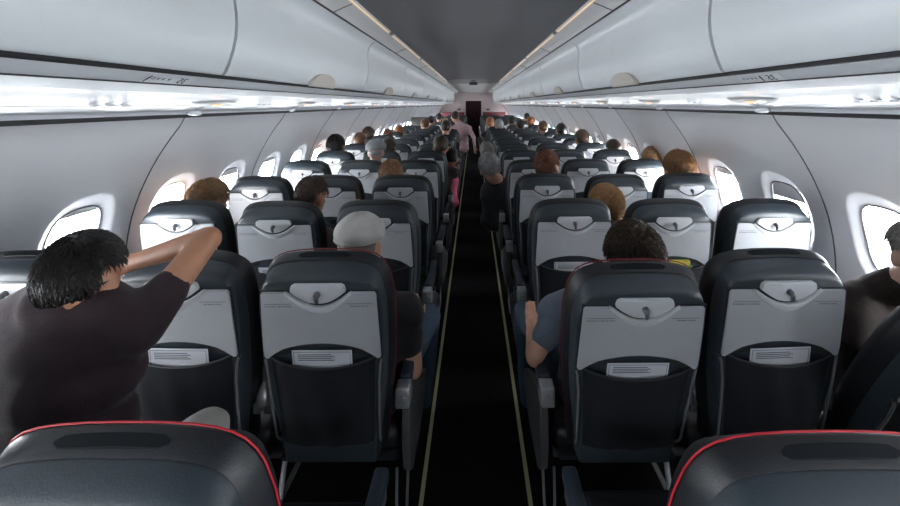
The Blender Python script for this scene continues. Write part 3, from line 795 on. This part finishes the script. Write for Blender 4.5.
def person(label, head, hs=1.0, yaw=0, tilt=0, roll=0, hair=None, hairlen=0, torso=None, shirt=None, skinm=SK, strands=0, cap=None, arms=(), legs=None, vox=.014, bald=False, sleeves='short', sh_w=.185, slf=.62):
    head = Vector(head)
    root = empty('person', (head.x, head.y, 0)); tag(root, label, 'person')
    HM = head_frame(head, R(yaw), R(tilt), R(roll))
    T = Vector(torso) if torso else Vector((head.x, head.y - .06, head.z - .225))   # centre between the shoulders
    T.x = max(-1.60, min(1.60, T.x)); sh_w = min(sh_w, 1.84 - abs(T.x) - .07)
    hip = Vector((T.x, T.y - .02, max(.52, T.z - .48)))
    inv = Matrix.Translation(-Vector(root.location))
    def L(p): return inv @ Vector(p)
    def hl(p): return L(HM @ Vector(p))
    q = HM.to_quaternion()
    def bodyfn(bm, g=0, headon=True):
        if headon:
            add_ell(bm, hl((0, -.005*hs, .02*hs)), (.076*hs, .096*hs, .098*hs), q, 20, 14)
            add_ell(bm, hl((0, .03*hs, -.045*hs)), (.056*hs, .062*hs, .070*hs), q, 16, 12)
            capsule(bm, hl((0, .098*hs, -.005*hs)), .012*hs, hl((0, .113*hs, -.030*hs)), .015*hs, 8)
            add_ell(bm, hl((0, .085*hs, -.065*hs)), (.024*hs, .014*hs, .010*hs), q, 10, 8)
            for e in (-1, 1):
                add_ell(bm, hl((e*.079*hs, -.005*hs, -.018*hs)), (.010*hs, .020*hs, .031*hs), q, 12, 10)
                add_ell(bm, hl((e*.032*hs, .088*hs, .028*hs)), (.020*hs, .010*hs, .007*hs), q, 8, 6)
            capsule(bm, hl((0, -.022*hs, -.05*hs)), .056*hs, L(T + Vector((0, -.01, .05))), .062*hs)
        for e in (-1, 1): capsule(bm, L(T + Vector((e*.05, 0, .02))), .065+g, L(T + Vector((e*sh_w, 0, -.025))), .055+g)
        for t, a, b in ((0.12, .165, .10), (.3, .17, .11), (.55, .155, .105), (.8, .155, .11), (1, .17, .12)):
            add_ell(bm, L(T.lerp(hip, t)), (a+g, b+g, .11), None, 16, 10)
    def armfn(bm, g=0, part='all'):
        for A in arms:
            S0, E, Wr = Vector(A[0]), Vector(A[1]), Vector(A[2])
            if part == 'all':
                capsule(bm, L(S0), .050, L(E), .037); capsule(bm, L(E), .039, L(Wr), .026)
                hd = (Wr - E).normalized(); side = Vector(A[3]) if len(A) > 3 else Vector((1, 0, 0))
                dn = hd.cross(side).normalized(); side = dn.cross(hd).normalized()
                P = Wr + hd*.045
                for k in (-1.2, -.4, .4, 1.2): capsule(bm, L(Wr + side*k*.012), .016, L(Wr + hd*.075 + side*k*.017), .013, 8)
                for k, ln in ((-1.35, .060), (-.45, .076), (.45, .080), (1.35, .070)):
                    b0 = Wr + hd*.080 + side*k*.0165; b1 = b0 + hd*ln*.5 - dn*.006; b2 = b1 + hd*ln*.42 - dn*.022
                    capsule(bm, L(b0), .0095, L(b1), .0088, 8); capsule(bm, L(b1), .0088, L(b2), .0072, 8)
                b0 = Wr + hd*.025 + side*.022; b1 = b0 + hd*.030 + side*.026; b2 = b1 + hd*.030 + side*.006 - dn*.012
                capsule(bm, L(b0), .013, L(b1), .011, 8); capsule(bm, L(b1), .011, L(b2), .008, 8)
            else:
                f = slf if sleeves == 'short' else 1.0
                e = S0.lerp(E, f)
                capsule(bm, L(S0), .064+g, L(e), .055+g*.5)
                if sleeves == 'long': capsule(bm, L(E), .050+g, L(Wr), .034+g)
    def legfn(bm, g=0):
        if legs:
            for K, F in legs:
                side = .09 if K[0] > hip.x else -.09
                capsule(bm, L(hip + Vector((side, .02, -.02))), .080+g, L(K), .055+g); capsule(bm, L(K), .053+g, L(F), .040+g)
    blob('body', lambda bm: (bodyfn(bm), armfn(bm), legfn(bm, -.008)), skinm, root, vox if not arms else min(vox, .009), 5)
    if shirt:
        def cut(bm): bodyfn(bm, .014, False); armfn(bm, 0, 'sl'); nb = hl((0, -.022*hs, -.05*hs)); tb = L(T + Vector((0, -.012, .04))); capsule(bm, tb, .085, tb.lerp(nb, .55), .067)
        blob('shirt', cut, shirt, root, max(vox, .012), 6, .004)
    if legs: blob('trousers', lambda bm: (legfn(bm, .006), add_ell(bm, L(hip), (.185, .14, .11))), legs_mat[0] if legs_mat else shirt, root, .014, 6, .003)
    # eyes
    if strands or cap:
        bm = bmesh.new()
        for e in (-1, 1): add_ell(bm, hl((e*.031*hs, .084*hs, .012*hs)), (.012*hs,)*3, q, 10, 8)
        obm('eyes', bm, mat('eye_white', (.7, .68, .65), .3), root)
    if hair:
        def inhair(d):
            f, u = d.y, d.z
            if f > .55 and u < .62: return False
            if f > .1 and u < .05 + f*.5: return False
            if abs(d.x) > .68 and f > -.42 and u < .10 - hairlen: return False
            if cap and u > .1: return False
            return u > -.62 - hairlen
        bm = bmesh.new(); r = add_ell(bm, (0, 0, 0), (1, 1, 1), None, 40, 28)
        dead = [v for v in bm.verts if not inhair(v.co.normalized())]
        bmesh.ops.delete(bm, geom=dead, context='VERTS')
        cs = .93 if cap else 1.0
        rx, ry, rz = .086*hs*cs, .106*hs*cs, .108*hs*cs
        ctr = Vector((0, -.008*hs, .02*hs))
        for v in bm.verts:
            d = v.co.normalized()
            kk = 1 + .045*noise.noise(d*3.1 + Vector((head.x*9, 0, 0))) + .05*noise.noise(d*9 + Vector((head.y*7, 0, 3)))
            p = Vector((d.x*rx*kk, d.y*ry*kk, d.z*rz*kk)) + ctr
            if d.z < -.2: p.x *= 1 - .12*min(1, (-d.z-.2)/.4)
            if hairlen and d.z < 0: p.z -= hairlen*.12*hs; 
            v.co = hl(p)
        g = bmesh.ops.extrude_face_region(bm, geom=bm.faces[:]); c0 = hl(ctr)
        for v in [x for x in g['geom'] if isinstance(x, bmesh.types.BMVert)]: v.co = c0 + (v.co - c0)*.86
        ho = obm('hair', bm, hair, root, 0)
        if strands:
            bm = bmesh.new(); rnd = random.Random(int(head.x*1000)); cnt = 0
            while cnt < strands:
                d = Vector((rnd.gauss(0, 1), rnd.gauss(0, 1), rnd.gauss(0, 1))).normalized()
                if not inhair(d): continue
                cnt += 1
                wh = Vector((.15, -.35, 1)).normalized(); t = (d - wh*d.dot(wh)*1.0); t = t - d*t.dot(d)
                t = (t.normalized() if t.length > .01 else Vector((1, 0, 0))) + Vector((rnd.gauss(0, .25), rnd.gauss(0, .25), -.25 + rnd.gauss(0, .2)))
                t = (t - d*t.dot(d)).normalized(); ln = rnd.uniform(.14, .28)
                pts = []
                for k, lift in ((0, .97), (.5, 1.045), (1, 1.04 + rnd.uniform(0, .05))):
                    e = (d + t*ln*k).normalized(); pts.append(hl(Vector((e.x*rx*lift, e.y*ry*lift, e.z*rz*lift)) + ctr))
                add_tube(bm, pts, [.0022*hs, .0018*hs, .0003], 3, caps=False)
            obm('hair_strands', bm, hair, ho, 0)
    if cap:
        bm = bmesh.new(); r = add_ell(bm, (0, 0, 0), (1, 1, 1), None, 40, 28)
        bmesh.ops.delete(bm, geom=[v for v in bm.verts if v.co.z < -.02], context='VERTS')
        for v in bm.verts:
            d = v.co.copy(); z = d.z
            wid = 1 + .10*math.sin(math.pi*min(1, z*1.2))
            zz = .92*z if z < .85 else .782 + (z-.85)*.6
            v.co = hl(Vector((d.x*.098*hs*wid, d.y*.118*hs*wid - .004*hs, .030*hs + zz*.120*hs + .002*math.sin(math.atan2(d.y, d.x)*8)*(z > .1)*.5)))
        g = bmesh.ops.extrude_face_region(bm, geom=bm.faces[:]); c0 = hl((0, 0, .03))
        for v in [x for x in g['geom'] if isinstance(x, bmesh.types.BMVert)]: v.co = c0 + (v.co - c0)*.95
        co = obm('cap', bm, cap, root, 60)
        bm = bmesh.new(); add_tube(bm, [hl(Vector((.099*hs*math.cos(t), .119*hs*math.sin(t) - .004*hs, .033*hs))) for t in [2*math.pi*k/36 for k in range(36)]], .0045*hs, 6, closed=True)
        obm('band', bm, cap, co, 60)
        bm = bmesh.new()
        fr = []
        for k in range(13):
            t = R(25 + 130*k/12); fr.append(((.094*hs*math.cos(t), .112*hs*math.sin(t), .022*hs), (.090*hs*math.cos(t), .112*hs*math.sin(t) + .055*hs*math.sin(R(180*k/12)), .005*hs)))
        for (a, b), (c, d) in zip(fr, fr[1:]):
            vs = [bm.verts.new(hl(p)) for p in (a, b, d, c)]; bm.faces.new(vs)
        bo = obm('visor', bm, cap, co, 0); so = bo.modifiers.new('t', 'SOLIDIFY'); so.thickness = .004
    return root

def cloth(nm, c): return mat(nm, c, .85, bump=.4, bscale=180, var=.15, vscale=14, sheen=.1)
H_black = hairmat('hair_black', (.012, .010, .010)); H_dkbrown = hairmat('hair_dark_brown', (.035, .020, .012)); H_brown = hairmat('hair_brown', (.11, .055, .03))
H_blond = hairmat('hair_blond', (.42, .24, .11)); H_grey = hairmat('hair_grey', (.30, .30, .31)); H_auburn = hairmat('hair_auburn', (.16, .06, .03)); H_short = hairmat('hair_cropped_brown', (.06, .035, .025))
legs_mat = [mat('trousers_grey', (.30, .29, .28), .85)]

# the man in maroon, lower left
person('man in a dark maroon T-shirt leaning his raised right arm on a seat top', at(85, 278, .98), hs=.90, yaw=8, tilt=-6, roll=-4, hair=H_black, strands=2600,
       slf=.40, torso=(-1.02, .98, 1.172), shirt=cloth('shirt_maroon', (.017, .006, .011)), skinm=SKT, sh_w=.155,
       arms=[((-.86, .99, 1.13), at(208, 239, 1.17), at(133, 262, 1.20), (0, 0, 1)), ((-1.18, .98, 1.10), (-1.27, 1.03, .86), (-1.34, 1.15, .80))],
       legs=[((-.74, 1.07, .805), (-.76, 1.12, .36)), ((-1.12, 1.12, .66), (-1.12, 1.1, .2))], vox=.010)
# man with the cap
legs_mat[0] = mat('jeans_blue', (.028, .05, .08), .85, bump=.3)
person('man in a white flat cap and black T-shirt seated left of the aisle', at(360, 245, 1.66), hs=1.03, yaw=6, tilt=-4, hair=mat('hair_stubble', (.22, .19, .17), .7), cap=cloth('cap_white', (.42, .41, .39)),
       torso=(-.46, 1.64, .84), shirt=cloth('shirt_black', (.008, .008, .009)), skinm=SK,
       arms=[((-.29, 1.66, .84), (-.255, 1.62, .60), (-.29, 1.86, .665)), ((-.64, 1.66, .84), (-.68, 1.66, .62), (-.62, 1.88, .66))],
       legs=[((-.235, 2.03, .60), (-.27, 2.05, .15)), ((-.58, 2.05, .58), (-.58, 2.05, .15))])
person('person with thick dark brown hair and grey-blue T-shirt, right of the aisle', at(634, 263, 1.56), hs=1.3, yaw=-5, tilt=-8, hair=H_dkbrown, strands=2200, hairlen=.12,
       torso=(.52, 1.66, .84), shirt=cloth('shirt_bluegrey', (.10, .13, .17)), skinm=SK, sleeves='short',
       arms=[((.36, 1.66, .83), (.245, 1.60, .66), (.27, 1.85, .66)), ((.72, 1.66, .83), (.78, 1.7, .63), (.7, 1.9, .66))],
       legs=[((.26, 2.02, .62), (.28, 2.05, .15)), ((.66, 2.04, .58), (.66, 2.05, .15))])
legs_mat[0] = mat('trousers_dark', (.02, .02, .022), .9)
person('dark-haired man in a brown shirt looking down at his phone', at(312, 197, 2.42), hs=1.0, yaw=-20, tilt=-14, hair=H_short, strands=1200,
       torso=(-1.0, 2.44, .84), shirt=cloth('shirt_brown', (.045, .030, .024)), skinm=SKT, sleeves='long',
       arms=[((-.84, 2.46, .86), (-.82, 2.40, .74), (-.80, 2.56, .93)), ((-1.18, 2.44, .84), (-1.22, 2.46, .62), (-1.05, 2.65, .68))])
person('boy with short light brown hair by the left windows', at(209, 204, 2.42), hs=1.22, yaw=-10, tilt=-6, hair=hairmat('hair_light_brown', (.24, .14, .07)), strands=1500, torso=(-1.60, 2.44, .82), shirt=cloth('shirt_navy', (.012, .014, .02)), skinm=SK, sh_w=.14)
person('child with tousled golden blond hair leaning into the second row gap', at(605, 207, 2.36), hs=1.08, yaw=25, tilt=-8, roll=8, hair=H_blond, strands=2200, hairlen=.1, torso=(.92, 2.42, .83), shirt=cloth('shirt_dark', (.02, .02, .022)), skinm=SKP, sh_w=.15)
person('man with cropped auburn hair sitting right of the aisle, third row', at(547, 167, 3.10), hs=1.08, yaw=-25, tilt=-5, hair=H_auburn, strands=1200, torso=(.56, 3.14, .86), shirt=cloth('shirt_maroon2', (.05, .02, .02)), skinm=mat('skin_ruddy', (.42, .19, .13), .5))
person('person with golden brown hair by the third right-hand window', at(679, 171, 3.12), hs=1.32, yaw=-10, tilt=-6, hair=hairmat('hair_gold', (.26, .13, .055)), hairlen=.25, strands=1200, torso=(1.60, 3.14, .82), shirt=cloth('shirt_x', (.05, .04, .04)))
person('blond person by the fourth right-hand window', at(652, 161, 3.9), hs=1.2, yaw=-10, hair=hairmat('hair_gold2', (.25, .13, .06)), hairlen=.2, torso=(1.66, 3.92, .84), shirt=MATS['shirt_x'])
person('dark-haired head by the fifth right-hand window', at(613, 150, 4.65), hs=1.05, hair=H_dkbrown, torso=(1.62, 4.67, .86), shirt=MATS['shirt_dark'], vox=.02)
person('tall brown-haired head above the sixth row on the right', at(582, 140, 5.4), hs=1.2, hair=hairmat('hair_mid', (.07, .04, .025)), skinm=SKT, torso=(1.5, 5.42, .92), shirt=MATS['shirt_dark'], vox=.02)
person('black-haired head beside the far right windows, eighth row', at(561, 131, 6.9), hs=1.15, hair=H_black, torso=(1.56, 6.92, .92), shirt=MATS['shirt_dark'], vox=.02)
# left side
person('top of a sandy blond head left of the aisle, third row', at(391, 177, 3.14), hs=1.1, tilt=-10, hair=hairmat('hair_sandy', (.28, .15, .08)), strands=1000, torso=(-.62, 3.2, .80), shirt=MATS['shirt_dark'])
person('black-haired head by the left windows, fifth row', at(336, 147, 4.62), hs=1.2, hair=H_black, strands=900, torso=(-1.58, 4.64, .88), shirt=MATS['shirt_dark'])
person('man in a pale grey cap on the left, fourth row', at(376, 152, 3.95), hs=1.0, hair=H_grey, cap=cloth('cap_grey', (.20, .21, .22)), torso=(-1.0, 3.97, .86), shirt=cloth('shirt_black2', (.010, .010, .012)), skinm=SKP)
person('dark-haired head just right of the pale grey cap', at(389, 149, 4.65), hs=1.05, hair=H_dkbrown, torso=(-1.02, 4.67, .86), shirt=MATS['shirt_dark'], vox=.02)
person('small brown-haired head below the left windows, sixth row', at(360, 142, 5.3), hs=1.05, hair=H_brown, torso=(-1.56, 5.32, .85), shirt=MATS['shirt_dark'], vox=.02)
person('dark brown head rising beside the left windows, seventh row', at(368.5, 136, 6.1), hs=1.2, hair=H_dkbrown, torso=(-1.62, 6.12, .95), shirt=MATS['shirt_dark'], vox=.02)
person('brown head low by the left windows, eighth row', at(388, 137, 6.9), hs=1.15, hair=H_brown, torso=(-1.5, 6.92, .88), shirt=MATS['shirt_dark'], vox=.02)
person('ginger-haired head by the left windows, ninth row', at(399, 133, 7.6), hs=1.2, hair=hairmat('hair_ginger', (.22, .08, .03)), torso=(-1.45, 7.62, .9), shirt=MATS['shirt_dark'], vox=.02)
person('dark head above the aisle seats on the left, fifth row', at(441, 147, 4.65), hs=1.15, hair=H_dkbrown, torso=(-.42, 4.67, .9), shirt=cloth('shirt_umber', (.03, .02, .018)), vox=.02)
person('dark-haired passenger left of the aisle, eighth row', at(446, 128, 6.9), hs=1.1, hair=H_dkbrown, torso=(-.5, 6.92, 1.0), shirt=MATS['shirt_umber'], vox=.02)
# leaning into the aisle on the right
person('grey-haired person leaning into the aisle from the right, fourth row', at(490, 168, 3.9), hs=1.25, roll=-12, hair=H_grey, strands=900, sh_w=.10, torso=(.24, 3.97, .86), shirt=cloth('shirt_charcoal', (.008, .009, .011)))
person('older grey-haired head edging into the aisle, sixth row right', at(487, 152, 5.3), hs=1.15, roll=-10, hair=hairmat('hair_ash', (.16, .15, .14)), sh_w=.12, torso=(.36, 5.35, .90), shirt=MATS['shirt_charcoal'], vox=.02)
person('copper-haired head right of the aisle far ahead', at(490, 123.5, 9.2), hs=1.2, hair=hairmat('hair_copper', (.35, .14, .06)), torso=(.42, 9.22, 1.0), shirt=MATS['shirt_x'], vox=.02)
person('black-haired head on the right side, twelfth row', at(512, 121.5, 9.95), hs=1.25, hair=H_black, torso=(1.0, 9.97, 1.0), shirt=MATS['shirt_x'], vox=.02)
person('orange-brown head beyond the twelfth row, right', at(531, 123, 9.95), hs=1.35, hair=hairmat('hair_orange', (.30, .11, .05)), torso=(1.5, 9.97, 1.0), shirt=MATS['shirt_x'], vox=.02)
person('distant dark-haired head in the middle of the left seats', at(439, 118, 11.4), hs=1.1, hair=H_black, torso=(-1.0, 11.42, 1.0), shirt=MATS['shirt_x'], vox=.02)
person('distant head with a pale forehead left of the aisle', at(445, 122, 10.6), hs=1.0, hair=hairmat('hair_straw', (.35, .30, .2)), torso=(-.78, 10.62, .95), shirt=MATS['shirt_x'], vox=.02)
person('standing passenger in a pale pink patterned top in the far aisle', at(455, 117, 9.0), hs=1.1, hair=H_dkbrown, torso=(-.28, 8.9, 1.17), shirt=mat('shirt_pale_pink', (.50, .34, .36), .85, var=.25, vscale=30), roll=6,
       arms=[((-.12, 8.88, 1.15), (.0, 8.75, .95), (.02, 8.6, .75))], vox=.02, sleeves='long')
person('passenger in a bright pink sleeve at the aisle, fifth row left', at(452, 158, 4.7), hs=.95, hair=H_black, torso=(-.36, 4.72, .90), shirt=mat('shirt_pink', (.55, .10, .18), .85), sh_w=.12, vox=.02)
far = [(431, 121, 10.6, 'black', 'distant black-haired head left of centre, beside the dark upright panel'), (425, 125, 8.4, 'brown', 'brown-haired head just below the dark upright panel on the left'),
       (499, 125.5, 8.4, 'grey', 'grey-haired head right of the aisle, tenth row'), (521, 126, 8.4, 'black', 'black-haired head over a middle seat on the right, tenth row'), (543, 128, 7.6, 'brown', 'brown-haired head near the right windows, ninth row'), (527, 117.5, 12.2, 'black', 'tiny dark head in the farthest right rows by the windows')]
hm = {'black': H_black, 'brown': H_brown, 'grey': H_grey}
for px, py, y, hk, lb in far:
    hp = at(px, py, y); person(lb, hp, hs=1.15, hair=hm[hk], torso=(hp.x, y + .02, hp.z - .2), shirt=MATS['shirt_x'], vox=.022)
# man at the right edge and his brown sleeve
person('man with cropped grey hair cut off by the right edge, brown jacket sleeve', at(921, 256, 1.40), hs=1.0, yaw=-18, tilt=-2, hair=hairmat('hair_cropped_grey', (.14, .13, .125)), strands=1500,
       torso=(1.68, 1.54, .90), shirt=mat('jacket_brown', (.020, .012, .010), .9, bump=1, bscale=60, var=.4, vscale=30), skinm=SKP, sleeves='long',
       arms=[((1.50, 1.52, .92), (1.43, 1.47, .80), (1.52, 1.70, .70))])

# phone
p = at(338, 224, 2.66)
root = empty('phone', p); root.rotation_euler = (R(-38), R(-8), R(-12)); tag(root, 'lit smartphone held by the man in the brown shirt', 'phone')
bm = bmesh.new(); add_box(bm, (-.038, -.075, -.004), (.038, .075, .004), .003, 2); obm('phone_body', bm, M_dark, root)
bm = bmesh.new(); add_box(bm, (-.034, -.068, .004), (.034, .068, .0048)); obm('screen', bm, mat('phone_screen', (.6, .6, .62), .2, emit=((.75, .78, .8), .5)), root)
